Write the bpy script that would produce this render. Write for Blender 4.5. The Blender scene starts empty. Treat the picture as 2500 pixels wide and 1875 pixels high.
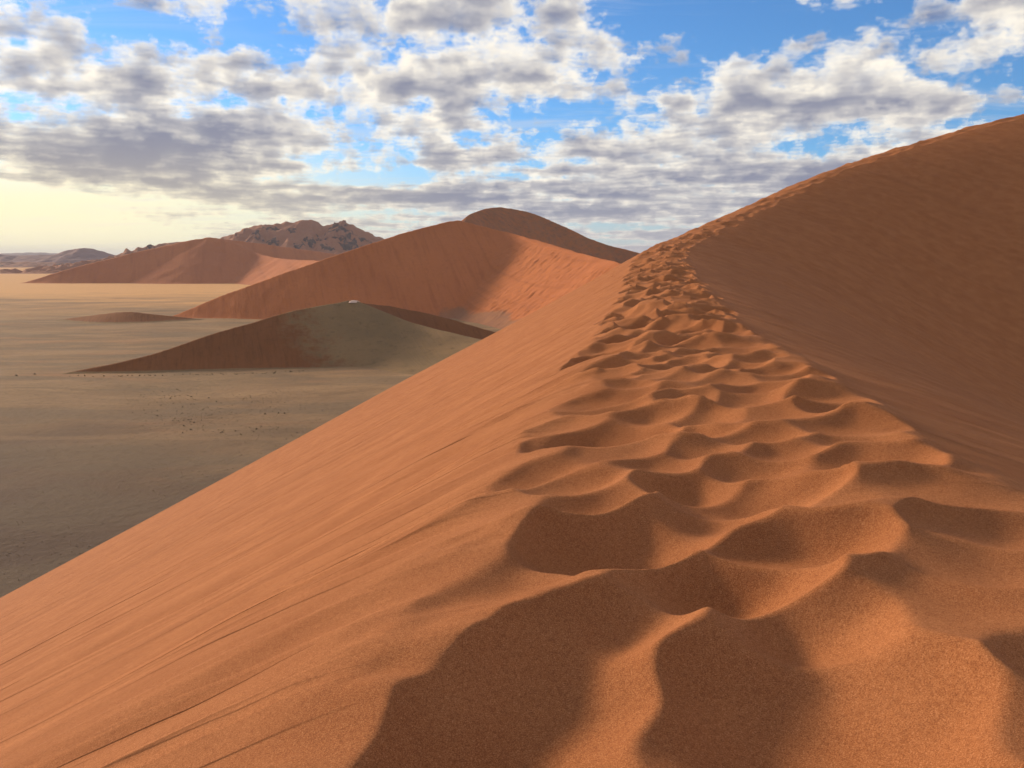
import bpy, math, random
import numpy as np
from mathutils import Vector

# ------------------------------------------------------------------ camera
scn = bpy.context.scene
COL = scn.collection
H = 60.0                                   # eye height above the plain
cam_data = bpy.data.cameras.new("camera")
cam_data.sensor_width = 36.0
cam_data.lens = 29.95
cam_data.clip_start = 0.05
cam_data.clip_end = 80000.0
cam = bpy.data.objects.new("camera", cam_data)
cam.location = (0.0, 0.0, H)
cam.rotation_euler = (math.radians(90.0 - 8.5), 0.0, 0.0)
COL.objects.link(cam)
scn.camera = cam

# ------------------------------------------------------------------ light
SUN_ELEV = math.radians(17.0)
SUN_AZ = math.radians(-52.0)               # measured from +Y towards +X
SUN_DIR = Vector((math.sin(SUN_AZ) * math.cos(SUN_ELEV), math.cos(SUN_AZ) * math.cos(SUN_ELEV), math.sin(SUN_ELEV)))
sun_data = bpy.data.lights.new("sun", 'SUN')
sun_data.energy = 5.0
sun_data.angle = math.radians(7.5)
sun_data.color = (1.0, 0.80, 0.58)
sun = bpy.data.objects.new("sun", sun_data)
sun.rotation_euler = SUN_DIR.to_track_quat('Z', 'Y').to_euler()
sun.location = (-200, 100, 200)
COL.objects.link(sun)

vs = scn.view_settings
vs.view_transform = 'Standard'
vs.look = 'None'
vs.exposure = 0.0
vs.gamma = 1.0
vs.use_curve_mapping = False
scn.cycles.use_denoising = True
scn.cycles.use_adaptive_sampling = True
scn.cycles.adaptive_threshold = 0.02
scn.cycles.adaptive_min_samples = 24
scn.cycles.max_bounces = 4
scn.cycles.diffuse_bounces = 3
scn.cycles.volume_bounces = 0


class NG:
    """small helper to write shader node graphs as expressions"""
    def __init__(self, tree):
        self.t = tree
        self.n = tree.nodes
        self.l = tree.links

    def new(self, typ, **kw):
        nd = self.n.new(typ)
        for k, v in kw.items():
            setattr(nd, k, v)
        return nd

    def put(self, sock, v):
        if v is None:
            return
        if isinstance(v, bpy.types.NodeSocket):
            self.l.new(v, sock)
        else:
            if sock.type == 'RGBA' and not isinstance(v, (int, float)) and len(v) == 3:
                v = (v[0], v[1], v[2], 1.0)
            sock.default_value = v

    def m(self, op, a, b=None, c=None, clamp=False):
        nd = self.new('ShaderNodeMath', operation=op)
        nd.use_clamp = clamp
        for i, v in enumerate((a, b, c)):
            self.put(nd.inputs[i], v)
        return nd.outputs[0]

    def v(self, op, a, b=None, scale=None):
        nd = self.new('ShaderNodeVectorMath', operation=op)
        self.put(nd.inputs[0], a)
        if b is not None:
            self.put(nd.inputs[1], b)
        if scale is not None:
            self.put(nd.inputs['Scale'], scale)
        return nd.outputs['Value'] if op in ('DOT_PRODUCT', 'LENGTH', 'DISTANCE') else nd.outputs[0]

    def xyz(self, x, y, z):
        nd = self.new('ShaderNodeCombineXYZ')
        for i, v in enumerate((x, y, z)):
            self.put(nd.inputs[i], v)
        return nd.outputs[0]

    def sep(self, v):
        nd = self.new('ShaderNodeSeparateXYZ')
        self.put(nd.inputs[0], v)
        return nd.outputs

    def noise(self, vec, scale=1.0, detail=4.0, rough=0.5, dist=0.0, lac=2.0, dim='3D'):
        nd = self.new('ShaderNodeTexNoise', noise_dimensions=dim)
        self.put(nd.inputs['Vector'], vec)
        self.put(nd.inputs['Scale'], scale)
        self.put(nd.inputs['Detail'], detail)
        self.put(nd.inputs['Roughness'], rough)
        self.put(nd.inputs['Lacunarity'], lac)
        self.put(nd.inputs['Distortion'], dist)
        return nd.outputs['Fac']

    def rng(self, v, a, b, c=0.0, d=1.0, smooth=True):
        nd = self.new('ShaderNodeMapRange')
        nd.interpolation_type = 'SMOOTHSTEP' if smooth else 'LINEAR'
        for i, x in enumerate((v, a, b, c, d)):
            self.put(nd.inputs[i], x)
        return nd.outputs[0]

    def mix(self, f, a, b, mode='MIX'):
        nd = self.new('ShaderNodeMix', data_type='RGBA', blend_type=mode)
        nd.clamp_factor = True
        self.put(nd.inputs[0], f)
        self.put(nd.inputs[6], a)
        self.put(nd.inputs[7], b)
        return nd.outputs[2]

# ------------------------------------------------------------------ world: blue sky with a broken deck of cumulus
SKYK = 0.15
NLAY = 15
CLOUD_OFF = (3.1, 1.7, 0.0)
# broad weather pattern: azimuth, elevation, their spreads (degrees), gain
BLOBS = [(-26, 13, 14, 5, 0.06), (-27, 6.5, 12, 2.6, 0.10), (9, 13.5, 13, 3.6, -0.10), (3, 8.0, 7, 1.5, -0.05),
         (27, 14, 5, 2.0, 0.08), (31, 12, 3, 1.5, -0.06), (12, 7, 14, 2.0, 0.05), (-2, 3.5, 24, 2.2, 0.07), (-34, 1.8, 15, 2.2, -0.40)]
world = bpy.data.worlds.new("World")
scn.world = world
world.use_nodes = True
world.node_tree.nodes.clear()
g = NG(world.node_tree)
sky = g.new('ShaderNodeTexSky', sky_type='NISHITA')
sky.sun_disc = False
sky.sun_elevation = SUN_ELEV
sky.sun_rotation = SUN_AZ
sky.altitude = 600.0
sky.air_density = 1.0
sky.dust_density = 0.3
sky.ozone_density = 3.0
tc = g.new('ShaderNodeTexCoord')
D = tc.outputs['Generated']
dx, dy, dz = g.sep(D)
dzp = g.m('MAXIMUM', dz, 0.0)
el = g.m('ADD', dzp, 0.062)                 # the deck curves down with the earth
inv = g.m('DIVIDE', 1.0, el)
cs = g.v('DOT_PRODUCT', D, tuple(SUN_DIR))
glow = g.rng(cs, 0.55, 1.0, 0.0, 1.0)
skycol = g.v('MULTIPLY', sky.outputs[0], (SKYK * 0.62, SKYK * 0.98, SKYK * 1.32))
col = skycol
# brightness towards the low sun, where the air itself glows
gl = g.m('MULTIPLY', g.rng(cs, 0.60, 0.90), g.rng(dz, 0.045, 0.15, 1.0, 0.0))
near_sun = g.rng(cs, 0.90, 1.0)
col = g.mix(g.rng(dz, 0.0, 0.12, 0.45, 0.0), col, (0.62, 0.72, 0.80))
col = g.mix(gl, col, (1.45, 1.32, 0.86))
px_ = g.m('MULTIPLY', dx, inv)
py_ = g.m('MULTIPLY', dy, inv)
az = g.m('ARCTAN2', dx, dy)

def blob(a0, e0, ra, re, k):
    u = g.m('DIVIDE', g.m('SUBTRACT', az, math.radians(a0)), math.radians(ra))
    w = g.m('DIVIDE', g.m('SUBTRACT', dz, math.sin(math.radians(e0))), math.radians(re))
    r2 = g.m('ADD', g.m('MULTIPLY', u, u), g.m('MULTIPLY', w, w))
    return g.m('MULTIPLY', g.m('EXPONENT', g.m('MULTIPLY', r2, -1.0)), k)
macro = 0.0
for bl in BLOBS:
    b_ = blob(*bl)
    macro = b_ if isinstance(macro, float) else g.m('ADD', macro, b_)
P0 = g.xyz(px_, py_, 0.0)
broad = g.noise(g.v('ADD', P0, CLOUD_OFF), 0.8, 2.0, 0.5, dim='2D')
cover = g.m('ADD', g.m('ADD', g.m('MULTIPLY', g.m('SUBTRACT', broad, 0.48), 0.62), macro), g.rng(dz, 0.04, 0.20, 0.055, 0.0))
warm_lit = g.mix(gl, (1.38, 1.28, 1.10), (1.40, 1.26, 0.90))
warm_lit = g.v('SCALE', warm_lit, scale=g.m('MULTIPLY_ADD', near_sun, 0.6, 1.0))
base_dark = g.mix(gl, (0.250, 0.282, 0.430), (0.55, 0.50, 0.47))
# thin streaky veil above the heaps
vn = g.noise(g.v('MULTIPLY', g.v('ADD', P0, (9.0, 4.0, 0.0)), (0.8, 1.9, 1.0)), 1.0, 6.0, 0.62, 0.5, dim='2D')
col = g.mix(g.m('MULTIPLY', g.rng(vn, 0.48, 0.74), 0.32), col, (0.98, 0.97, 0.98))
wn = g.new('ShaderNodeTexWhiteNoise', noise_dimensions='3D')
g.put(wn.inputs['Vector'], g.v('SCALE', D, scale=9173.0))
jit = wn.outputs['Value']                   # soft slices instead of steps
P1 = g.xyz(px_, py_, 1.15)
POFF = g.xyz(CLOUD_OFF[0], CLOUD_OFF[1], 0.42)
for i in range(NLAY - 1, -1, -1):
    f = g.m('DIVIDE', g.m('MULTIPLY_ADD', jit, 0.75, float(i)), float(NLAY))
    h = g.m('MULTIPLY_ADD', f, 0.36, 1.0)
    P = g.v('ADD', g.v('SCALE', P1, scale=h), POFF)
    n = g.noise(P, 4.4, 6.0, 0.60, 0.0)
    dens = g.m('ADD', n, cover)
    th = g.m('MULTIPLY_ADD', g.m('POWER', f, 1.6), 0.12, 0.555)    # flat base, heaped tops
    ov = g.m('SUBTRACT', dens, th)
    a = g.m('MULTIPLY', g.rng(ov, 0.0, 0.034), 0.60)
    thick = g.rng(ov, 0.0, 0.16)
    lit = g.m('SUBTRACT', g.m('MULTIPLY_ADD', f, 2.5, 0.42), g.m('MULTIPLY', thick, 0.62), clamp=True)
    col = g.mix(a, col, g.mix(lit, base_dark, warm_lit))
# pale air low over the horizon
col = g.mix(g.rng(dz, 0.0, 0.09, 0.40, 0.0), col, g.mix(gl, (0.74, 0.73, 0.74), (1.45, 1.32, 0.86)))
col = g.mix(g.rng(dz, -0.03, 0.004, 1.0, 0.0), col, (0.42, 0.33, 0.25))
bg = g.new('ShaderNodeBackground')
g.put(bg.inputs[0], col)
bg.inputs[1].default_value = 0.80
wo = g.new('ShaderNodeOutputWorld')
g.l.new(bg.outputs[0], wo.inputs[0])
world.cycles.sampling_method = 'MANUAL'
world.cycles.sample_map_resolution = 256
# ------------------------------------------------------------------ numeric helpers
RS = np.random.RandomState(45)
_perm = RS.permutation(512).astype(np.int64)
_perm = np.concatenate([_perm, _perm])
_ang = RS.rand(512) * 2 * np.pi
_gx, _gy = np.cos(_ang), np.sin(_ang)


def gnoise(x, y, seed=0):
    """2-D gradient noise, about -1..1"""
    x = np.asarray(x, float) + seed * 17.37
    y = np.asarray(y, float) - seed * 9.71
    xi = np.floor(x).astype(np.int64)
    yi = np.floor(y).astype(np.int64)
    xf, yf = x - xi, y - yi
    u = xf * xf * xf * (xf * (xf * 6 - 15) + 10)
    w = yf * yf * yf * (yf * (yf * 6 - 15) + 10)

    def gr(ix, iy, ax, ay):
        k = _perm[(_perm[ix & 511] + iy) & 511]
        return _gx[k] * ax + _gy[k] * ay
    a = gr(xi, yi, xf, yf)
    b = gr(xi + 1, yi, xf - 1, yf)
    c = gr(xi, yi + 1, xf, yf - 1)
    d = gr(xi + 1, yi + 1, xf - 1, yf - 1)
    return ((a + (b - a) * u) + ((c + (d - c) * u) - (a + (b - a) * u)) * w) * 1.5


def fbm(x, y, octv=4, seed=0, gain=0.5):
    s, a, f = 0.0, 1.0, 1.0
    for i in range(octv):
        s = s + a * gnoise(x * f, y * f, seed + i * 3)
        a *= gain
        f *= 2.03
    return s


def ridged(x, y, octv=4, seed=0, gain=0.55):
    s, a, f = 0.0, 1.0, 1.0
    for i in range(octv):
        s = s + a * (1.0 - np.abs(gnoise(x * f, y * f, seed + i * 5)) * 2.0)
        a *= gain
        f *= 2.1
    return s


def sstep(a, b, x):
    t = np.clip((x - a) / (b - a), 0, 1)
    return t * t * (3 - 2 * t)


def smax(a, b, k):
    return 0.5 * (a + b + np.sqrt((a - b) ** 2 + k * k))


def dense(pts, step):
    """smooth curve through control points, resampled evenly"""
    P = np.array(pts, float)
    out = []
    n = len(P)
    for i in range(n - 1):
        p0 = P[max(i - 1, 0)]; p1 = P[i]; p2 = P[i + 1]; p3 = P[min(i + 2, n - 1)]
        if i == 0: p0 = 2 * p1 - p2
        if i == n - 2: p3 = 2 * p2 - p1
        for t in np.linspace(0, 1, 24, endpoint=False):
            out.append(0.5 * ((2 * p1) + (-p0 + p2) * t + (2 * p0 - 5 * p1 + 4 * p2 - p3) * t * t + (-p0 + 3 * p1 - 3 * p2 + p3) * t ** 3))
    out.append(P[-1])
    out = np.array(out)
    L = np.concatenate([[0], np.cumsum(np.linalg.norm(np.diff(out[:, :2], axis=0), axis=1))])
    s = np.arange(0, L[-1], step)
    return np.stack([np.interp(s, L, out[:, k]) for k in range(out.shape[1])], 1), s


def cones(X, Y, crest, m):
    """sand poured from a crest line: the highest of all cones of slope m; also returns the crest index and the distance"""
    sh = X.shape
    x, y = X.ravel(), Y.ravel()
    best = np.full(x.shape, -1e9)
    idx = np.zeros(x.shape, np.int32)
    dis = np.zeros(x.shape)
    mm = np.broadcast_to(np.asarray(m, float), sh).ravel()
    for i, row in enumerate(crest):
        cx, cy, cz = row[:3]
        d = np.sqrt((x - cx) ** 2 + (y - cy) ** 2)
        h = cz - (row[3] if len(row) > 3 else mm) * d
        k = h > best
        best[k] = h[k]; idx[k] = i; dis[k] = d[k]
    return best.reshape(sh), idx.reshape(sh), dis.reshape(sh)


def obj_from_grid(name, X, Y, Z, mat, st=None, cover=None, parent=None, mask=None):
    n, m = X.shape
    co = np.stack([X, Y, Z], -1).reshape(-1, 3).astype(np.float32)
    ii = np.arange(n * m).reshape(n, m)
    q = np.stack([ii[:-1, :-1], ii[:-1, 1:], ii[1:, 1:], ii[1:, :-1]], -1).reshape(-1, 4)
    if mask is not None:
        q = q[mask[:-1, :-1].ravel() & mask[1:, 1:].ravel() & mask[:-1, 1:].ravel() & mask[1:, :-1].ravel()]
        used = np.unique(q)
        rem = np.full(n * m, -1); rem[used] = np.arange(len(used))
        co = co[used]; q = rem[q]
    else:
        used = slice(None)
    a = co[q[0]] if len(q) else None
    if np.cross(a[1] - a[0], a[2] - a[0])[2] < 0:
        q = q[:, ::-1]
    me = bpy.data.meshes.new(name)
    me.vertices.add(len(co)); me.vertices.foreach_set('co', co.ravel())
    me.loops.add(q.size); me.loops.foreach_set('vertex_index', q.ravel().astype(np.int32))
    me.polygons.add(len(q))
    me.polygons.foreach_set('loop_start', np.arange(0, q.size, 4, dtype=np.int32))
    me.update(calc_edges=True)
    me.polygons.foreach_set('use_smooth', np.ones(len(q), bool))
    if st is not None:
        at = me.attributes.new('st', 'FLOAT_VECTOR', 'POINT')
        v = np.stack([st[0], st[1], np.zeros_like(st[0])], -1).reshape(-1, 3).astype(np.float32)[used]
        at.data.foreach_set('vector', v.ravel())
    if cover is not None:
        at = me.attributes.new('cover', 'FLOAT', 'POINT')
        at.data.foreach_set('value', cover.ravel().astype(np.float32)[used])
    me.materials.append(mat)
    o = bpy.data.objects.new(name, me)
    COL.objects.link(o)
    if parent is not None:
        o.parent = parent
    return o


def structure(o, label):
    o['kind'] = 'structure'
    o['label'] = label
    return o


# ------------------------------------------------------------------ materials
def new_mat(name, rough=0.95):
    m = bpy.data.materials.new(name)
    m.use_nodes = True
    m.node_tree.nodes.clear()
    G = NG(m.node_tree)
    out = G.new('ShaderNodeOutputMaterial')
    bs = G.new('ShaderNodeBsdfPrincipled')
    bs.inputs['Roughness'].default_value = rough
    bs.inputs['Specular IOR Level'].default_value = 0.08
    G.l.new(bs.outputs[0], out.inputs[0])
    return m, G, bs


def attr(G, name):
    nd = G.new('ShaderNodeAttribute', attribute_name=name)
    return nd


def bump(G, height, dist, strength=1.0, normal=None):
    nd = G.new('ShaderNodeBump')
    nd.inputs['Strength'].default_value = strength
    nd.inputs['Distance'].default_value = dist
    G.put(nd.inputs['Height'], height)
    if normal is not None:
        G.put(nd.inputs['Normal'], normal)
    return nd.outputs[0]


def ridge_sand():
    m, G, bs = new_mat('ridge_sand')
    P = G.new('ShaderNodeTexCoord').outputs['Object']
    st = attr(G, 'st').outputs['Vector']
    # grains: single sand grains and small clots of them
    gr1 = G.noise(P, 170.0, 4.0, 0.8)
    gr2 = G.noise(P, 42.0, 4.0, 0.75)
    patch = G.noise(P, 0.9, 4.0, 0.55)
    # avalanche streaks that follow the fall line
    s1 = G.noise(G.v('MULTIPLY', st, (2.6, 0.06, 0.0)), 1.0, 4.0, 0.6, 0.08)
    s2 = G.noise(G.v('MULTIPLY', st, (0.7, 0.03, 0.0)), 1.0, 3.0, 0.55, 0.3)
    base = G.mix(G.rng(patch, 0.3, 0.7), SAND_A, SAND_B)
    base = G.mix(G.m('MULTIPLY', G.rng(s1, 0.52, 0.75), 0.14), base, SAND_DARK)
    base = G.mix(G.m('MULTIPLY', G.rng(s2, 0.45, 0.70), 0.22), base, SAND_DARK)
    base = G.mix(G.m('MULTIPLY', G.rng(gr1, 0.50, 0.62), 0.75), base, SAND_DARK)
    base = G.mix(G.m('MULTIPLY', G.rng(gr1, 0.50, 0.36), 0.60), base, SAND_PALE)
    base = G.mix(G.m('MULTIPLY', G.rng(gr2, 0.48, 0.62), 0.35), base, SAND_DARK)
    G.put(bs.inputs['Base Color'], base)
    tabs = G.m('ABSOLUTE', G.sep(st)[1])
    off = G.m('MULTIPLY', G.rng(tabs, 1.2, 3.0), G.rng(G.sep(st)[1], -0.5, 2.0, 1.0, 0.55))
    s3 = G.noise(G.v('MULTIPLY', st, (0.9, 0.030, 0.0)), 1.0, 2.0, 0.5, 0.15)
    s4 = G.noise(G.v('MULTIPLY', G.v('ADD', st, (71.3, 11.0, 0.0)), (1.8, 0.07, 0.0)), 1.0, 2.0, 0.5, 0.2)
    scarp = G.m('ADD', G.rng(s3, 0.500, 0.520), G.m('ADD', G.rng(s3, 0.60, 0.615), G.m('MULTIPLY', G.rng(s4, 0.55, 0.575), 0.6)))
    n0 = bump(G, G.m('MULTIPLY', scarp, off), 0.034)
    n1 = bump(G, G.m('MULTIPLY', G.m('ADD', G.m('MULTIPLY', s1, 0.25), G.m('MULTIPLY', s2, 1.7)), off), 0.045, 1.0, n0)
    n2 = bump(G, gr2, 0.006, 0.6, n1)
    n3 = bump(G, gr1, 0.0045, 0.9, n2)
    G.put(bs.inputs['Normal'], n3)
    return m


def dune_sand(name, a, b, dark, scale, streak, cov=None, relief=0.35):
    """a farther dune: streaks run down the fall line; where 'cover' says so dry grass greys the sand"""
    m, G, bs = new_mat(name)
    P = G.new('ShaderNodeTexCoord').outputs['Object']
    st = attr(G, 'st').outputs['Vector']
    n1 = G.noise(P, 0.012 * scale, 5.0, 0.6)
    n2 = G.noise(P, 0.35 * scale, 4.0, 0.65)
    s1 = G.noise(G.v('MULTIPLY', st, (streak, streak * 0.09, 0.0)), 1.0, 5.0, 0.62, 0.4)
    c = G.mix(G.rng(n1, 0.32, 0.68), a, b)
    c = G.mix(G.m('MULTIPLY', G.rng(s1, 0.46, 0.72), 0.45), c, dark)
    c = G.mix(G.m('MULTIPLY', G.rng(n2, 0.50, 0.72), 0.30), c, dark)
    if cov is not None:
        cv = attr(G, 'cover').outputs['Fac']
        tuft = G.noise(P, 0.22 * scale, 6.0, 0.72)
        k = G.rng(G.m('ADD', cv, G.m('MULTIPLY', G.m('SUBTRACT', tuft, 0.5), 0.9)), 0.35, 0.75)
        gcol = G.mix(G.rng(G.noise(P, 0.03 * scale, 4.0, 0.6), 0.35, 0.65), cov[0], cov[1])
        gcol = G.mix(G.m('MULTIPLY', G.rng(tuft, 0.52, 0.72), 0.5), gcol, cov[2])
        c = G.mix(k, c, gcol)
    G.put(bs.inputs['Base Color'], c)
    b1 = bump(G, s1, relief)
    b2 = bump(G, n2, relief * 0.5, 0.6, b1)
    G.put(bs.inputs['Normal'], b2)
    return m


def plain_mat():
    m, G, bs = new_mat('plain_gravel')
    P = G.new('ShaderNodeTexCoord').outputs['Object']
    big = G.noise(G.v('MULTIPLY', P, (0.0045, 0.0075, 0.0)), 1.0, 6.0, 0.6, 0.9)
    mid = G.noise(G.v('MULTIPLY', P, (0.020, 0.024, 0.0)), 1.0, 6.0, 0.66, 0.6)
    fine = G.noise(P, 0.35, 5.0, 0.7)
    red = G.noise(G.v('MULTIPLY', G.v('ADD', P, (311, 97, 0)), (0.010, 0.022, 0.0)), 1.0, 4.0, 0.6, 0.5)
    y = G.sep(P)[1]
    c = G.mix(G.rng(mid, 0.34, 0.66), (0.247, 0.146, 0.072), (0.315, 0.188, 0.091))
    c = G.mix(G.m('MULTIPLY', G.rng(big, 0.45, 0.65), 0.5), c, (0.205, 0.138, 0.075))
    c = G.mix(G.m('MULTIPLY', G.rng(red, 0.54, 0.70), 0.40), c, (0.389, 0.178, 0.077))
    c = G.mix(G.m('MULTIPLY', G.rng(G.noise(G.v('MULTIPLY', P, (0.011, 0.016, 0.0)), 1.0, 6.0, 0.68, 1.0), 0.52, 0.66), 0.45), c, (0.403, 0.246, 0.119))
    # cloud shade painted close under the ridge, sunlight painted on the flats beyond
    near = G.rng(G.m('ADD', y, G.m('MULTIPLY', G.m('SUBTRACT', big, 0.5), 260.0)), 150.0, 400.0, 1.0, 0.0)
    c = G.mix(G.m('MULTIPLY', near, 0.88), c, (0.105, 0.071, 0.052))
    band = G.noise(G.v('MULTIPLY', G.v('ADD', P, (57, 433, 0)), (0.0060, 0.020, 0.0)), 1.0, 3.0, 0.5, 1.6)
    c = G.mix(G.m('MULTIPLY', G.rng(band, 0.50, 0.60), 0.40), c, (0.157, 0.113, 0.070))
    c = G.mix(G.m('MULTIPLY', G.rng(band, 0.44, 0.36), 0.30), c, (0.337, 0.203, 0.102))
    far_sun = G.rng(G.m('ADD', y, G.m('MULTIPLY', G.m('SUBTRACT', big, 0.5), 1500.0)), 800.0, 1500.0)  # sunlit strip of the far plain, put into the colour
    c = G.mix(G.m('MULTIPLY', far_sun, 0.75), c, (0.777, 0.404, 0.146))
    c = G.mix(G.m('MULTIPLY', G.rng(fine, 0.50, 0.74), 0.50), c, (0.110, 0.069, 0.035))
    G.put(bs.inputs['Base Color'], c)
    G.put(bs.inputs['Normal'], bump(G, G.m('ADD', fine, G.m('MULTIPLY', mid, 3.0)), 0.35, 0.8))
    return m


def rock_mat(name, a, b, sand, amount):
    m, G, bs = new_mat(name, 0.9)
    P = G.new('ShaderNodeTexCoord').outputs['Object']
    n1 = G.noise(P, 0.012, 6.0, 0.65)
    n2 = G.noise(P, 0.07, 6.0, 0.7)
    nz = G.sep(G.new('ShaderNodeNewGeometry').outputs['Normal'])[2]
    c = G.mix(G.rng(n2, 0.35, 0.65), a, b)
    k = G.rng(G.m('ADD', n1, G.m('MULTIPLY', nz, 0.25)), 0.62 - amount, 0.72 - amount)
    c = G.mix(k, c, sand)
    G.put(bs.inputs['Base Color'], c)
    G.put(bs.inputs['Normal'], bump(G, n2, 6.0, 0.8))
    return m


SAND_A = (0.430, 0.160, 0.058)
SAND_B = (0.350, 0.121, 0.041)
SAND_DARK = (0.200, 0.066, 0.023)
SAND_PALE = (0.660, 0.310, 0.140)
M_ridge = ridge_sand()
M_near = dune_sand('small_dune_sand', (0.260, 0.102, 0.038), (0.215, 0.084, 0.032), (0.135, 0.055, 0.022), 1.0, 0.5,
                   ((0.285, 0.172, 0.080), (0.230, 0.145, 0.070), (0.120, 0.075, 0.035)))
M_star = dune_sand('star_dune_sand', (0.500, 0.169, 0.060), (0.440, 0.146, 0.053), (0.320, 0.103, 0.038), 0.7, 0.16,
                   ((0.330, 0.150, 0.075), (0.280, 0.128, 0.068), (0.200, 0.092, 0.050)), 0.9)
M_far = dune_sand('far_dune_sand', (0.500, 0.184, 0.075), (0.440, 0.158, 0.067), (0.330, 0.117, 0.052), 0.5, 0.05, None, 1.0)
M_hill = dune_sand('hill_sand', (0.270, 0.145, 0.120), (0.215, 0.115, 0.105), (0.130, 0.078, 0.075), 0.3, 0.02, None, 3.0)
M_plain = plain_mat()
M_mount = rock_mat('mountain_sand', (0.180, 0.095, 0.070), (0.250, 0.130, 0.085), (0.370, 0.165, 0.092), 0.16)
M_rock = rock_mat('dark_rock', (0.085, 0.056, 0.050), (0.150, 0.092, 0.074), (0.350, 0.165, 0.100), 0.0)

# ------------------------------------------------------------------ the plain
def plain_h(X, Y):
    r = np.hypot(X, Y)
    k = sstep(60, 260, r) * 1.0
    return k * (0.9 * gnoise(X / 140, Y / 90, 2) + 0.35 * gnoise(X / 38, Y / 30, 5)) * (1 - 0.8 * sstep(900, 2500, r)) - 1.2 * sstep(3000, 9000, r)


rr = np.concatenate([[0.5, 25, 50], 60 * np.exp(np.linspace(0, math.log(500), 420))])
aa = np.concatenate([np.linspace(-180, -45, 60, endpoint=False), np.linspace(-45, 45, 560, endpoint=False), np.linspace(45, 180, 60)])
aa = np.radians(aa)
R_, A_ = np.meshgrid(rr, aa, indexing='ij')
X = R_ * np.sin(A_); Y = R_ * np.cos(A_)
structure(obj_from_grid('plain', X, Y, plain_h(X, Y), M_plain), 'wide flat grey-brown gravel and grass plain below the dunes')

# ------------------------------------------------------------------ the ridge we stand on
CREST = [(-5.2, -34, -2.6), (-2.0, -14, -1.9), (0.30, 0, -1.64), (1.05, 4, -1.62), (2.45, 12, -1.60), (3.75, 20.5, -1.55), (5.55, 31, -1.35),
         (7.7, 45, -0.85), (10.6, 62, 0.10), (13.1, 72, 1.05), (17.9, 85, 2.35), (29.8, 105, 6.4), (44.0, 120, 11.8),
         (61.2, 130, 17.15), (78.9, 136, 21.8), (100, 144, 25.5), (128, 157, 29.5), (165, 176, 34), (215, 200, 38)]
CREST = [(x, y, z + H) for x, y, z in CREST]
crest, cs_ = dense(CREST, 0.25)
s0 = cs_[np.argmin(np.hypot(crest[:, 0], crest[:, 1]))]          # arc length beside the camera
cs_ = cs_ - s0
S_END = cs_[-1] - 1.0
s_list = [-30.0]
while s_list[-1] < 1.2: s_list.append(s_list[-1] + max(0.02, 0.12 * abs(s_list[-1] - 1.2)) if s_list[-1] < 1.0 else s_list[-1] + 0.02)
while s_list[-1] < S_END: s_list.append(s_list[-1] + max(0.019, 0.0052 * s_list[-1]))
sv = np.array(s_list)
t_in = np.arange(-2.6, 2.6, 0.021)
tl = [-2.6]
while tl[-1] > -150: tl.append(tl[-1] - max(0.021, 0.021 * (abs(tl[-1]) - 1.4)))
tr = [2.6]
while tr[-1] < 75: tr.append(tr[-1] + max(0.021, 0.021 * (tr[-1] - 1.4)))
tv = np.concatenate([np.array(tl[1:])[::-1], t_in, np.array(tr)])
cx = np.interp(sv, cs_, crest[:, 0]); cy = np.interp(sv, cs_, crest[:, 1])
tanx = np.gradient(crest[:, 0]); tany = np.gradient(crest[:, 1])
kk = np.hypot(tanx, tany); tanx /= kk; tany /= kk
hd = np.arctan2(np.interp(sv, cs_, tanx), np.interp(sv, cs_, tany))       # heading from +Y
wang = np.radians(9.5) + np.interp(sv, [0, 40, 150, 230], [0.0, 0.0, 0.72, 0.95])   # ruling heading minus 90
wx, wy = np.cos(wang), -np.sin(wang)
perp = np.abs(np.cos(hd) * wx - np.sin(hd) * wy)                            # ruling to perpendicular distance
Sg, Tg = np.meshgrid(sv, tv, indexing='ij')
X = cx[:, None] + Tg * wx[:, None]
Y = cy[:, None] + Tg * wy[:, None]
Dp = Tg * perp[:, None]
mL, mR = 0.545, 0.53
mRs = mR + 0.10 * sstep(70, 115, Sg)
mm = mL + (mRs - mL) * sstep(-0.8, 0.8, Dp)
sel = np.arange(0, len(crest), 4)
Zb, idx, dis = cones(X, Y, crest[sel], mm)
# near the crest use the true crest height and its own cross profile: a trampled shelf that tilts left, a brink at right
zc = np.interp(sv, cs_, crest[:, 2])[:, None]
near = 1 - sstep(8, 24, np.abs(Dp))
dd = np.arange(-40, 40, 0.02)
def profile(hl, hr, tilt):
    sl = np.where(dd < 0, mL + (tilt - mL) * sstep(-hl - 1.0, -hl + 1.0, dd), tilt + (-0.29 - tilt) * sstep(hr - 0.55, hr + 0.55, dd) + (0.29 - mR) * sstep(hr + 1.0, hr + 15, dd))
    F = np.cumsum(sl) * 0.02
    return F - np.interp(0, dd, F)
fA, fB = profile(1.5, 1.55, 0.10), profile(1.0, 0.85, 0.07)
wB = sstep(3.5, 26, sv)[:, None]
prof_ = np.interp(Dp, dd, fA) * (1 - wB) + np.interp(Dp, dd, fB) * wB
cL = (fA[0] + mL * 40) * (1 - wB) + (fB[0] + mL * 40) * wB
cR = (fA[-1] + mR * 40) * (1 - wB) + (fB[-1] + mR * 40) * wB
Zn = zc + prof_
Zfar = Zb + cL + (cR - cL) * sstep(-0.8, 0.8, Dp)
Zm = Zn * near + Zfar * (1 - near)
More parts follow.
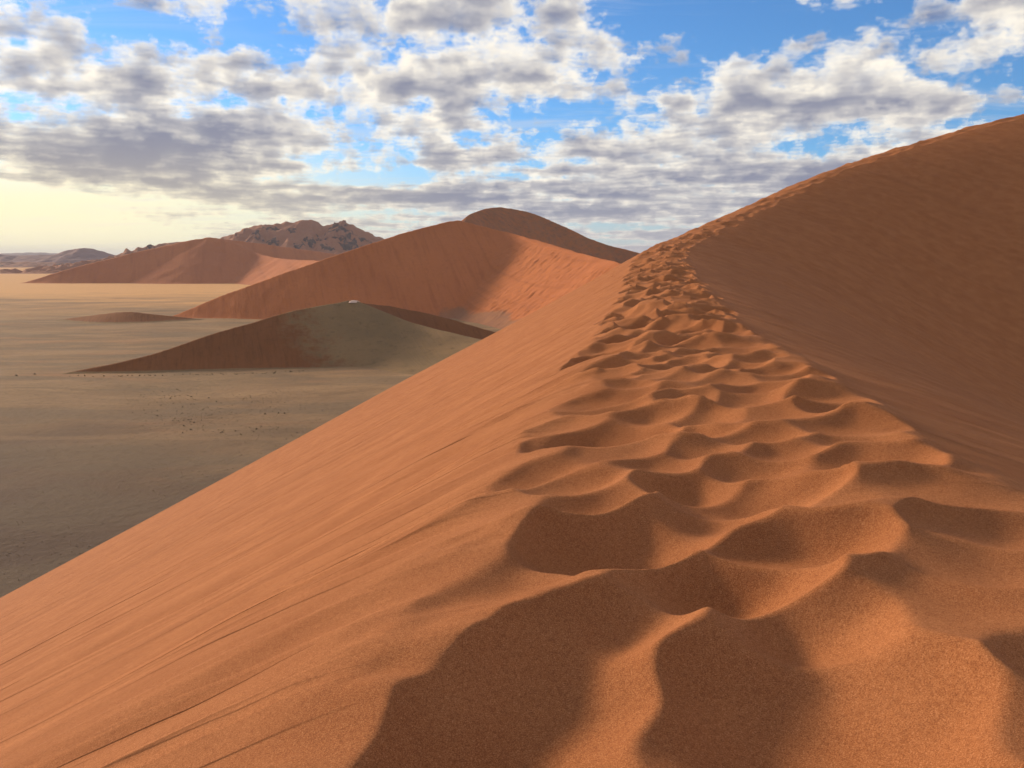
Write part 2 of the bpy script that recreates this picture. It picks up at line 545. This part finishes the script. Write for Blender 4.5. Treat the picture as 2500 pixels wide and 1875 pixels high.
# trampled crest: cups between sharp wind-cut rims, laid out on the (s, t) band
cups = []   # x, y, rx, ry, angle, depth   (world metres, near ones one by one)
for c in [(0.66, 4.90, .60, .50, 0.2, .21), (1.05, 4.10, .45, .34, -.2, .19), (1.56, 4.50, .48, .33, -.3, .13), (1.02, 2.85, .78, .62, 1.2, .24), (1.30, 3.55, .36, .40, 1.3, .17),
          (0.02, 2.85, 1.05, .50, 1.15, .22), (0.50, 3.75, .50, .30, .7, .13), (1.33, 6.10, .42, .40, .3, .18), (0.93, 8.35, .78, .70, .2, .26), (0.58, 5.80, .42, .34, .4, .13),
          (1.97, 8.60, .50, .42, .3, .15), (2.18, 7.45, .46, .36, .0, .14), (2.00, 5.25, .50, .30, -.2, .07), (2.96, 7.50, .48, .36, -.3, .10), (2.57, 6.20, .52, .36, -.2, .11),
          (2.70, 5.20, .50, .34, -.3, .07), (1.80, 13.6, .75, .62, .2, .22), (2.65, 12.7, .62, .50, .1, .18), (2.75, 10.9, .62, .46, -.1, .13), (3.90, 14.0, .62, .50, -.2, .15),
          (1.25, 10.6, .80, .55, .3, .17), (0.20, 6.90, .60, .34, .7, .12), (1.65, 7.10, .40, .34, .3, .11), (2.05, 3.55, .45, .40, -.4, .06), (0.05, 4.45, .50, .30, .6, .09),
          (3.30, 9.20, .55, .45, -.2, .12), (2.10, 9.80, .50, .40, .2, .12), (0.55, 7.10, .36, .28, .5, .08), (1.90, 2.50, .55, .35, -.5, .08), (3.45, 11.6, .5, .4, .1, .13)]:
    cups.append(c)
rnd_ = random.Random(8)
for tries in range(900):                      # fill the gaps between the big ones
    ss = rnd_.uniform(1.6, 15.5); tt = rnd_.uniform(-1.25, 1.75 - 0.035 * ss)
    i = int(np.argmin(np.abs(cs_ - ss)))
    x = crest[i, 0] + tt * tany[i]; y = crest[i, 1] - tt * tanx[i]
    if min(math.hypot(x - c[0], y - c[1]) - 0.80 * 0.5 * (c[2] + c[3]) for c in cups) > 0.19:
        sc = rnd_.uniform(.8, 1.25)
        cups.append((x, y, .46 * sc, .36 * sc, rnd_.uniform(-.4, .7), rnd_.uniform(.08, .15) * sc))
q = 15.2
while q < 200:
    wband = 1.45 if q < 30 else 1.3
    for lane in (-1.35, -0.45, 0.45, 1.35):
        if rnd_.random() < 0.14: continue
        ss = q + rnd_.uniform(-.35, .35)
        tt = lane * wband / 1.75 + rnd_.uniform(-.30, .30)
        i = int(np.argmin(np.abs(cs_ - ss)))
        ca, sa = tany[i], tanx[i]
        x = crest[i, 0] + tt * ca; y = crest[i, 1] - tt * sa
        sc = rnd_.uniform(.75, 1.3) * (1 + 0.004 * q)
        cups.append((x, y, .58 * sc, .47 * sc, rnd_.uniform(-.5, .7), rnd_.uniform(.12, .25) * sc))
    q += 0.85 * (1 + 0.004 * q)
# shallow tongues of sand that slid off the left shoulder
for i in range(60):
    ss = rnd_.uniform(2.0, 60.0) if i > 24 else rnd_.uniform(2.5, 14.0)
    tt = -rnd_.uniform(1.4, 2.4)
    j = int(np.argmin(np.abs(cs_ - ss)))
    x = crest[j, 0] + tt * tany[j]; y = crest[j, 1] - tt * tanx[j]
    cups.append((x, y, rnd_.uniform(.7, 1.7), rnd_.uniform(.16, .34), math.atan2(-tanx[j], tany[j]) + rnd_.uniform(-.25, .35), rnd_.uniform(.02, .05)))
bandk = (np.abs(tv) < 7)
c0 = int(np.argmax(bandk)); c1 = c0 + int(bandk.sum())
Xs, Ys = X[:, c0:c1], Y[:, c0:c1]
soft = 0.009 + 0.012 * (0.5 + 0.5 * np.clip(gnoise(Xs / 1.3, Ys / 1.3, 4), -1, 1))
inb = 1 - sstep(1.5, 2.3, np.abs(Dp[:, c0:c1]))
bgd = 0.03 * inb + 0.075 * (0.12 + 0.88 * inb) * fbm(Xs / 1.15, Ys / 0.8, 3, 7)
acc = np.exp(-bgd / soft)
xw = Xs + 0.07 * gnoise(Xs / .45, Ys / .45, 11); yw = Ys + 0.07 * gnoise(Xs / .45, Ys / .45, 12)
for (x, y, rx, ry, an, dp) in cups:
    rx *= 1.18; ry *= 1.18
    R = max(rx, ry) * 2.0
    j = int(np.argmin(np.hypot(crest[:, 0] - x, crest[:, 1] - y)))
    r0 = max(0, np.searchsorted(sv, cs_[j] - R - 0.4)); r1 = min(len(sv), np.searchsorted(sv, cs_[j] + R + 0.4))
    if r1 <= r0: continue
    ca, sa = math.cos(an), math.sin(an)
    ax = xw[r0:r1] - x; ay = yw[r0:r1] - y
    u = (ax * ca + ay * sa) / rx; w = (-ax * sa + ay * ca) / ry
    rr2 = u * u + w * w
    dp *= 1.52 * (1 - 0.45 * float(sstep(45, 110, np.float64(cs_[j]))))
    hcup = dp * (rr2 - 1.0) * np.where(rr2 > 1.0, 1.6, 1.0)
    acc[r0:r1] += np.exp(np.clip(-hcup / soft[r0:r1], -60, 60))
cup = -soft * np.log(acc)
lim = 1 - sstep(3.4, 6.0, np.abs(Tg[:, c0:c1]))
Zm[:, c0:c1] += (cup + 0.05) * lim
# flank relief: sand slips running straight down
flank = sstep(1.2, 3.5, np.abs(Dp))
fade = 1 / (1 + np.abs(Dp) / 25.0)
wob = 0.5 * gnoise(Sg / 6, Dp / 9, 21)
Zm += flank * (0.022 * fbm((Sg + wob) / 0.75, Dp / 9.0, 3, 31) * (0.4 + fade) + 0.10 * gnoise((Sg + wob) / 4.5, Dp / 40.0, 33))
left = sstep(0.0, 2.0, -Dp)
for (sc, wdt, dep, a, b) in [(3.9, .16, .055, -1.6, -40), (2.35, .10, .05, -1.5, -9), (6.2, .22, .05, -2.0, -60), (1.7, .14, .05, -1.7, -8), (9.5, .3, .07, -2.2, -30), (14.5, .35, .06, -2, -70)]:
    cen = sc + 0.10 * np.abs(Dp) ** 0.8 * 0.3 + 0.10 * gnoise(Dp / 3.0, Dp * 0, int(sc * 10))
    prof = np.exp(-((Sg - cen) / (wdt * (1 + np.abs(Dp) * 0.05))) ** 2)
    step_ = 0.5 + 0.5 * np.tanh((Sg - cen) / (wdt * 0.6))
    Zm -= dep * prof * sstep(0, 1.5, a - Dp) * (1 - sstep(0.5, 1.0, Dp / b)) * left * (0.7 + 0.5 * step_)
Zm = smax(Zm, plain_h(X, Y) - 0.9, 2.5) - 0.35 * sstep(80, 110, np.abs(Tg)) - 0.6 * sstep(125, 150, np.abs(Tg))
ridge = structure(obj_from_grid('sand_ridge', X, Y, Zm, M_ridge, (Sg, Dp)), 'orange sand ridge with a trampled crest rising to a tall shaded dune at right')

# ------------------------------------------------------------------ dunes on the plain
def dune(name, label, arms, x0, x1, y0, y1, res, m, mat, toe=3.0, rough=0.25, cover=None, detail=None):
    xs = np.arange(x0, x1, res); ys = np.arange(y0, y1, res)
    X, Y = np.meshgrid(xs, ys, indexing='xy')
    Xw = X + rough * 4 * gnoise(X / 35, Y / 35, 3); Yw = Y + rough * 4 * gnoise(X / 35, Y / 35, 6)
    Z = np.full(X.shape, -1e9); S = np.zeros(X.shape); Dd = np.zeros(X.shape); W = np.zeros(X.shape, int)
    for ai, arm in enumerate(arms):
        mi = arm[1] if isinstance(arm, tuple) else m
        pts = arm[0] if isinstance(arm, tuple) else arm
        c, s = dense(pts, max(res * 1.2, 2.0))
        h, ix, di = cones(Xw, Yw, c, mi)
        k = h > Z
        Z[k] = h[k]; S[k] = s[ix][k] + ai * 1000; Dd[k] = di[k]; W[k] = ai
    if detail is not None:
        Z = Z + detail(X, Y, Z, S, Dd, W)
    Z = Z + rough * fbm(X / 22, Y / 22, 4, 9) * sstep(0, 12, Z)
    Zp = plain_h(X, Y)
    Z = smax(Z, Zp - 1.6, toe)
    edge = np.minimum(np.minimum(X - x0, x1 - X), np.minimum(Y - y0, y1 - Y))
    Z = Z - 6 * (1 - sstep(0, res * 10, edge))
    cv = cover(X, Y, Z, S, Dd, W) if cover is not None else None
    return structure(obj_from_grid(name, X, Y, Z, mat, (X + 0.35 * Y, Dd), cv), label)


# small grassy dune in the middle distance
def cov1(X, Y, Z, S, Dd, W):
    right = 0.85 * sstep(-165, -70, X + 0.55 * (Y - 470) + 9 * gnoise(X / 16, Y / 16, 5))
    toe = 1 - sstep(0.3, 1.2, Z)
    return np.clip(np.maximum(right, toe) * np.where(W == 2, 0.25, 1.0), 0, 1)


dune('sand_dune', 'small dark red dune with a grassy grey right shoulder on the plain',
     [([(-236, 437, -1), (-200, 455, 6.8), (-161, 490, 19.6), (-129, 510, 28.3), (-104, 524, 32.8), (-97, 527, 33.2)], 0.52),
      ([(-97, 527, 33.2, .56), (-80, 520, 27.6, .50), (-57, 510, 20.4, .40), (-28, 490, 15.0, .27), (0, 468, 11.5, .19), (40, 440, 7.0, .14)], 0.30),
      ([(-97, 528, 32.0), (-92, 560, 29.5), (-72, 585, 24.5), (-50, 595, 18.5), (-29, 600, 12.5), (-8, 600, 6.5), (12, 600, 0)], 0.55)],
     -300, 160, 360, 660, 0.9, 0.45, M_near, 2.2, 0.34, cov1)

# low swell further left
dune('sand_mound', 'low brown sand mound far out on the plain at left',
     [[(-440, 812, -1), (-393, 806, 5.5), (-363, 804, 8.6), (-341, 806, 6.4), (-300, 822, 0)]], -520, -240, 740, 880, 1.6, 0.26, M_near, 2.5, 0.1,
     lambda X, Y, Z, S, Dd, W: 0.9 * (1 - sstep(0.3, 2.5, Z)))


# great star dune behind it
def det2(X, Y, Z, S, Dd, W):
    gx = np.gradient(Z, 1.5, axis=1)
    for _ in range(3):
        gx = (np.roll(gx, 4, 0) + np.roll(gx, -4, 0) + np.roll(gx, 4, 1) + np.roll(gx, -4, 1) + gx) / 5
    lit = sstep(0.18, 0.42, gx) * sstep(1.5, 12, Dd) * (1 - 0.5 * sstep(80, 140, Dd)) * (Y < 1000)
    k = (0.42 * X - 0.58 * Y) / 0.716          # across the fall line of the lit face
    al = (0.58 * X + 0.42 * Y) / 0.716
    k = k + 3.0 * gnoise(k / 30, al / 22, 14)
    r = ridged(k / 13.0 + 0.6 * gnoise(k / 17, al / 25, 8), al / 55.0, 4, 15, 0.62) - 0.4
    f = fbm(k / 5.0, al / 11.0, 4, 16, 0.6)
    rest = (1 - lit) * sstep(2, 12, Dd)
    return lit * (0.62 * r + 0.85 * f) * (0.75 + 0.45 * gnoise(k / 45, al / 35, 19)) + rest * 0.16 * fbm(X / 7.0, Dd / 60.0, 3, 18)


def cov2(X, Y, Z, S, Dd, W):
    low = 1 - sstep(2, 16, Z + 5 * gnoise(X / 40, Y / 40, 4))
    front = sstep(840, 800, Y)
    return np.clip(low * sstep(-120, -20, X) + low * 0.15 + 0.62 * (W == 2) * sstep(960, 1000, Y), 0, 1)


STAR_L = [(-346, 858, -2), (-285, 880, 25.4), (-198, 915, 57.9), (-130, 952, 82.7), (-80, 978, 97.8), (-62, 988, 101.2)]
STAR_R = [(-62, 988, 101.2), (-48.0, 988, 98.4), (-29.5, 984, 93.6), (-3.1, 970, 86.9), (19.6, 938, 80.1), (42.0, 880, 72.4), (62.6, 810, 64.1), (77.7, 745, 58.6), (87.5, 680, 54.4), (112, 620, 38), (128, 570, 22)]
STAR_B = [(-54, 1018, 107.0), (-46, 1045, 113.0), (-30, 1085, 120.2), (-9, 1110, 122.2), (26, 1120, 115.9), (68, 1110, 97.9), (112, 1080, 77.0), (157, 1050, 64.2), (205, 1010, 42), (240, 980, 22)]
dune('sand_dune', 'great star dune with a shaded left face, lit scalloped right face and sharp crest',
     [(STAR_L, 0.66), (STAR_R, 0.66), (STAR_B, 0.78)], -430, 330, 500, 1320, 1.5, 0.66, M_star, 3.0, 0.35, cov2, det2)

# the next dune, farther left
FAR_L = [(-1125, 1962, -2), (-1040, 2000, 30), (-945, 2045, 58.4), (-850, 2092, 85), (-790, 2115, 100), (-748, 2130, 107.9)]
FAR_R = [(-748, 2130, 107.9), (-701.6, 2125, 98.8), (-653.7, 2115, 81.9), (-613.7, 2085, 68.3), (-542.0, 1985, 58.4), (-466.0, 1860, 54.5), (-369.0, 1690, 52.3), (-318, 1560, 46), (-250, 1480, 30)]
FAR_B = [(-748, 2130, 107.9), (-640, 2250, 92), (-500, 2360, 70), (-300, 2440, 40)]
dune('sand_dune', 'distant brown dune with one bright sunlit patch, left of the star dune',
     [(FAR_L, 0.61), (FAR_R, 0.61), (FAR_B, 0.5)], -1400, 0, 1300, 2600, 4.0, 0.56, M_far, 5.0, 0.6)

# rocky mountain behind
def mountain(name, label, prof, ycen, front, back, x0, x1, res, amp, mat, seed, sh=1.0):
    xs = np.arange(x0, x1, res); ys = np.arange(ycen - front * 1.25, ycen + back * 1.1, res)
    X, Y = np.meshgrid(xs, ys, indexing='xy')
    p = np.array(prof, float)
    top = np.interp(X + 10 * gnoise(X / 60, Y / 60, seed), p[:, 0], p[:, 1])
    d = Y - ycen
    k = np.where(d < 0, 1 + d / front, 1 - d / back)
    k = np.clip(k, -0.4, 1)
    k = np.where(k > 0, k ** sh, k)
    Z = top * k
    rid = ridged(X / 150, Y / 210, 5, seed, 0.5) - 1.0
    Z = Z + amp * rid * sstep(0.0, 0.25, k) * (1 - 0.75 * sstep(0.85, 1.0, k)) + amp * .22 * fbm(X / 30, Y / 30, 4, seed + 2) * sstep(0.1, .4, k)
    o = structure(obj_from_grid(name, X, Y, Z - 1.5, mat, (X, d)), label)
    return o, X, Y, Z - 1.5


MP = [(-1900, -10), (-1700, 35), (-1610, 60), (-1520, 88), (-1457, 104), (-1380, 114), (-1280, 126), (-1155, 141), (-1090, 165), (-1021, 186), (-960, 196), (-900, 205), (-843, 214), (-800, 203),
      (-760, 184), (-715, 192), (-675, 197), (-640, 186), (-610, 170), (-560, 150), (-517, 132), (-443, 88), (-380, 55), (-250, 20), (-100, -20)]
mount, MX, MY, MZ = mountain('rocky_mountain', 'sand-drifted rocky mountain with dark outcrops behind the distant dune', MP, 3500, 470, 420, -2000, 0, 7.0, 27.0, M_mount, 41)

# outcrops of dark rock on the mountain: x, distance in front of the ridge, half sizes, height
OUT = [(-960, 75, 70, 45, 16), (-1010, 165, 75, 38, 14), (-925, 185, 40, 25, 10), (-880, 60, 40, 22, 10), (-690, 55, 60, 40, 18), (-720, 130, 75, 40, 18), (-655, 120, 60, 40, 16), (-620, 175, 70, 35, 13),
       (-775, 190, 45, 26, 11), (-580, 110, 55, 30, 12), (-860, 130, 35, 16, 8), (-1090, 60, 45, 22, 8), (-800, 250, 40, 20, 8), (-1450, 30, 50, 18, 4), (-1380, 35, 40, 16, 4), (-1540, 30, 45, 16, 4), (-700, 235, 45, 22, 9)]
for k, (ox, od, ra, rb, hh) in enumerate(OUT):
    ra *= 0.72; rb *= 0.62; hh *= 0.75
    xs = np.linspace(-1.25, 1.25, 46); ys = np.linspace(-1.25, 1.25, 34)
    U, V = np.meshgrid(xs, ys, indexing='xy')
    an = 0.5 * math.sin(k * 2.3)
    ox_, oy_ = U * ra, V * rb * 1.6
    XX = ox + ox_ * math.cos(an) - oy_ * math.sin(an); YY = 3500 - od + ox_ * math.sin(an) + oy_ * math.cos(an)
    ix = np.clip((XX - MX[0, 0]) / 7.0, 0, MX.shape[1] - 2); iy = np.clip((YY - MY[0, 0]) / 7.0, 0, MX.shape[0] - 2)
    i0, j0 = ix.astype(int), iy.astype(int); fx, fy = ix - i0, iy - j0
    zz = (MZ[j0, i0] * (1 - fx) * (1 - fy) + MZ[j0, i0 + 1] * fx * (1 - fy) + MZ[j0 + 1, i0] * (1 - fx) * fy + MZ[j0 + 1, i0 + 1] * fx * fy)
    rad = np.sqrt(U ** 2 + V ** 2) + 0.38 * fbm(U * 1.6 + k, V * 1.6, 3, 60 + k)
    up = (1 - sstep(0.55, 1.0, rad))
    jag = 0.55 + 0.45 * ridged(XX / 16, YY / 20, 4, 70 + k, 0.6)
    obj_from_grid('rock_outcrop', XX, YY, zz + up * hh * jag * 0.8 - 1.2, M_rock, None, None, mount, mask=up > 0.02)

# hills at the far left and the palest range behind them
mountain('far_hill', 'rounded mauve hill on the left horizon', [(-3600, -5), (-3350, 40), (-3200, 72), (-3080, 108), (-2981, 123), (-2920, 119), (-2870, 104), (-2760, 66), (-2600, 30), (-2400, -5)],
         6000, 420, 500, -3700, -2300, 16.0, 10.0, M_hill, 51)
mountain('far_hill', 'low dark mauve hill cut by the left edge of the picture', [(-5200, 20), (-4600, 70), (-4150, 105), (-3861, 84), (-3758, 70), (-3600, 76), (-3478, 77), (-3300, 55), (-3050, 20), (-2900, -8)],
         6500, 480, 500, -5300, -2800, 18.0, 12.0, M_hill, 57)
mountain('far_hill', 'small dark rocky foothill below the mauve hills', [(-3300, -5), (-3150, 20), (-2950, 34), (-2700, 30), (-2500, 22), (-2350, -5)],
         5000, 160, 200, -3400, -2250, 12.0, 8.0, M_rock, 59)
mountain('far_range', 'pale blue mountain range on the horizon', [(-13000, 90), (-11000, 190), (-9900, 110), (-9300, 125), (-8900, 146), (-8300, 120), (-7600, 60), (-6000, 40), (-3000, 60), (0, 50), (4000, 60), (9000, 40)],
         16000, 900, 900, -13000, 9000, 60.0, 24.0, M_hill, 63)
# ------------------------------------------------------------------ sunlight on the small dune's tip, painted as a pale patch
def sunlit_tip():
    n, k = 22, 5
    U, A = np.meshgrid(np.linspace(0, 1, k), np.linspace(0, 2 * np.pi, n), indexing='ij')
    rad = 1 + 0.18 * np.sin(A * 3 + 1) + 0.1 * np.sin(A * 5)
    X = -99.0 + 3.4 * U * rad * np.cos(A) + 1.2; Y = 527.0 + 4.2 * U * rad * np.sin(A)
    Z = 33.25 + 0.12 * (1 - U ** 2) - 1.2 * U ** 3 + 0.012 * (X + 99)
    m, G, bs = new_mat('painted_sunlight')
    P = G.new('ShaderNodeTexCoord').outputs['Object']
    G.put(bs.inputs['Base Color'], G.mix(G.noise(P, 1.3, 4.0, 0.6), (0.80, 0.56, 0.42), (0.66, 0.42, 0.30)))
    structure(obj_from_grid('sunlit_patch', X, Y, Z, m), 'small painted patch of sunlight on the top of the small dune')
sunlit_tip()


# ------------------------------------------------------------------ scrub on the plain
def scrub_mat():
    m, G, bs = new_mat('dry_scrub')
    P = G.new('ShaderNodeTexCoord').outputs['Object']
    G.put(bs.inputs['Base Color'], G.mix(G.noise(P, 2.5, 3.0, 0.6), (0.115, 0.090, 0.052), (0.200, 0.150, 0.085)))
    return m
M_scrub = scrub_mat()


def blades(rng, n, rad, hgt, ox=0.0, oy=0.0, oz=0.0):
    v, f = [], []
    for i in range(n):
        a = rng.uniform(0, 2 * math.pi); lean = rng.uniform(0.05, 1.0)
        bx, by = ox + rad * 0.45 * lean * math.cos(a), oy + rad * 0.45 * lean * math.sin(a)
        tx, ty = ox + rad * lean * math.cos(a + rng.uniform(-.4, .4)), oy + rad * lean * math.sin(a + rng.uniform(-.4, .4))
        tz = hgt * (1.05 - 0.55 * lean) * rng.uniform(0.7, 1.1)
        w = rad * rng.uniform(0.10, 0.2); pa = a + math.pi / 2 + rng.uniform(-.7, .7)
        k = len(v)
        v += [(bx - w * math.cos(pa), by - w * math.sin(pa), oz - 0.08), (bx + w * math.cos(pa), by + w * math.sin(pa), oz - 0.08),
              (tx + w * .8 * math.cos(pa), ty + w * .8 * math.sin(pa), oz + tz * .75), (tx - w * .3 * math.cos(pa), ty - w * .3 * math.sin(pa), oz + tz)]
        f.append((k, k + 1, k + 2, k + 3))
    return v, f


def plain_at(x, y):
    return float(plain_h(np.array([x]), np.array([y]))[0])


rg = random.Random(77)
scrub_meshes = []
for i in range(5):
    v, f = blades(rg, 22, 0.55, 0.55)
    me = bpy.data.meshes.new('desert_scrub'); me.from_pydata(v, [], f); me.update(); me.materials.append(M_scrub)
    scrub_meshes.append(me)


def scrub(x, y, size, label, group):
    o = bpy.data.objects.new('desert_scrub', rg.choice(scrub_meshes))
    o.location = (x, y, plain_at(x, y)); o.scale = (size, size, size * rg.uniform(.75, 1.05)); o.rotation_euler = (0, 0, rg.uniform(0, 6.28))
    o['label'] = label; o['category'] = 'shrub'; o['group'] = group
    COL.objects.link(o)


BIG = [(-155.4, 389.9), (-147.0, 366.5), (-146.6, 360.6), (-139.1, 364.5), (-130.1, 360.6), (-123.6, 351.2), (-135.9, 320.9), (-120.6, 311.9), (-116.3, 306.1),
       (-90.3, 324.0), (-87.7, 323.0), (-112.3, 360.6), (-118.0, 300.6), (-112.9, 294.0), (-100.2, 288.8), (-96.0, 290.1), (-89.5, 292.7), (-95.0, 322.4)]
for x, y in BIG:
    scrub(x, y, rg.uniform(.8, 1.15), 'larger dark scrub tuft on the plain in front of the small dune', 'larger scrub tufts on the plain')
for i in range(150):
    k = rg.random()
    if k < .5:
        u = rg.random(); x, y = -160 + 48 * u + rg.gauss(0, 7), 385 - 85 * u + rg.gauss(0, 9)
    elif k < .75:
        u = rg.random(); x, y = -112 + 55 * u + rg.gauss(0, 3), 296 - 12 * u + rg.gauss(0, 7)
    else:
        u = rg.random(); x, y = -120 + 55 * u + rg.gauss(0, 5), 355 - 35 * u + rg.gauss(0, 9)
    scrub(x, y, rg.uniform(.35, 0.7), 'tiny scrub tuft scattered on the gravel before the small dune', 'tiny scrub tufts on the plain')
for i in range(70):
    u = rg.random() ** 0.8
    x = -228 + 118 * u
    y = 429 + 8 * u + 22 * max(0, u - .55) ** 1.5 + rg.gauss(0, 1.3)
    scrub(x, y, rg.uniform(.6, 1.1), 'dry scrub tuft in the line along the foot of the small dune', 'scrub along the foot of the small dune')
for x, y, w in ((-252.3, 429.5, 'left'), (-246.0, 435.0, 'right')):
    scrub(x, y, 1.3, w + ' one of two lone scrub tufts beyond the left tip of the small dune', 'lone scrub left of the small dune')

# dry grass too fine to count
gv, gf = [], []
for i in range(12500):
    y = 150 * math.exp(rg.random() * math.log(900 / 150)); x = -y * rg.uniform(0.02, 0.68)
    if i > 9000: y = rg.uniform(280, 400); x = -y * rg.uniform(0.2, 0.46)
    if gnoise(np.array([x / 45]), np.array([y / 35]), 3)[0] + rg.uniform(-.5, .5) < 0.1: continue
    v, f = blades(rg, 4, rg.uniform(.18, .4), rg.uniform(.12, .28), x, y, plain_at(x, y))
    k = len(gv); gv += v; gf += [tuple(a + k for a in q_) for q_ in f]
me = bpy.data.meshes.new('dry_grass'); me.from_pydata(gv, [], gf); me.update()
gm, G_, bs_ = new_mat('dry_grass_straw')
G_.put(bs_.inputs['Base Color'], G_.mix(G_.noise(G_.new('ShaderNodeTexCoord').outputs['Object'], 0.2, 3.0, 0.6), (0.24, 0.18, 0.09), (0.13, 0.105, 0.055)))
me.materials.append(gm)
o = bpy.data.objects.new('dry_grass', me); COL.objects.link(o)
o['kind'] = 'stuff'; o['label'] = 'sparse dry grass dotted over the gravel plain'; o['category'] = 'grass'

# ------------------------------------------------------------------ haze
def haze():
    x0, x1, y0, y1, z0, z1 = -33000, 33000, -33000, 33000, -8.0, 300.0
    v = [(x, y, z) for z in (z0, z1) for y in (y0, y1) for x in (x0, x1)]
    f = [(0, 2, 3, 1), (4, 5, 7, 6), (0, 1, 5, 4), (2, 6, 7, 3), (0, 4, 6, 2), (1, 3, 7, 5)]
    me = bpy.data.meshes.new('haze'); me.from_pydata(v, [], f); me.update()
    m = bpy.data.materials.new('haze_air'); m.use_nodes = True
    m.node_tree.nodes.clear()
    G = NG(m.node_tree)
    out = G.new('ShaderNodeOutputMaterial')
    pv = G.new('ShaderNodeVolumePrincipled')
    pv.inputs['Color'].default_value = (0.80, 0.82, 0.90, 1)
    pv.inputs['Density'].default_value = 0.000035
    pv.inputs['Anisotropy'].default_value = 0.1
    G.l.new(pv.outputs[0], out.inputs['Volume'])
    me.materials.append(m)
    o = bpy.data.objects.new('haze', me); COL.objects.link(o)
    o['kind'] = 'stuff'; o['label'] = 'thin morning haze over the whole plain'; o['category'] = 'haze'
haze()
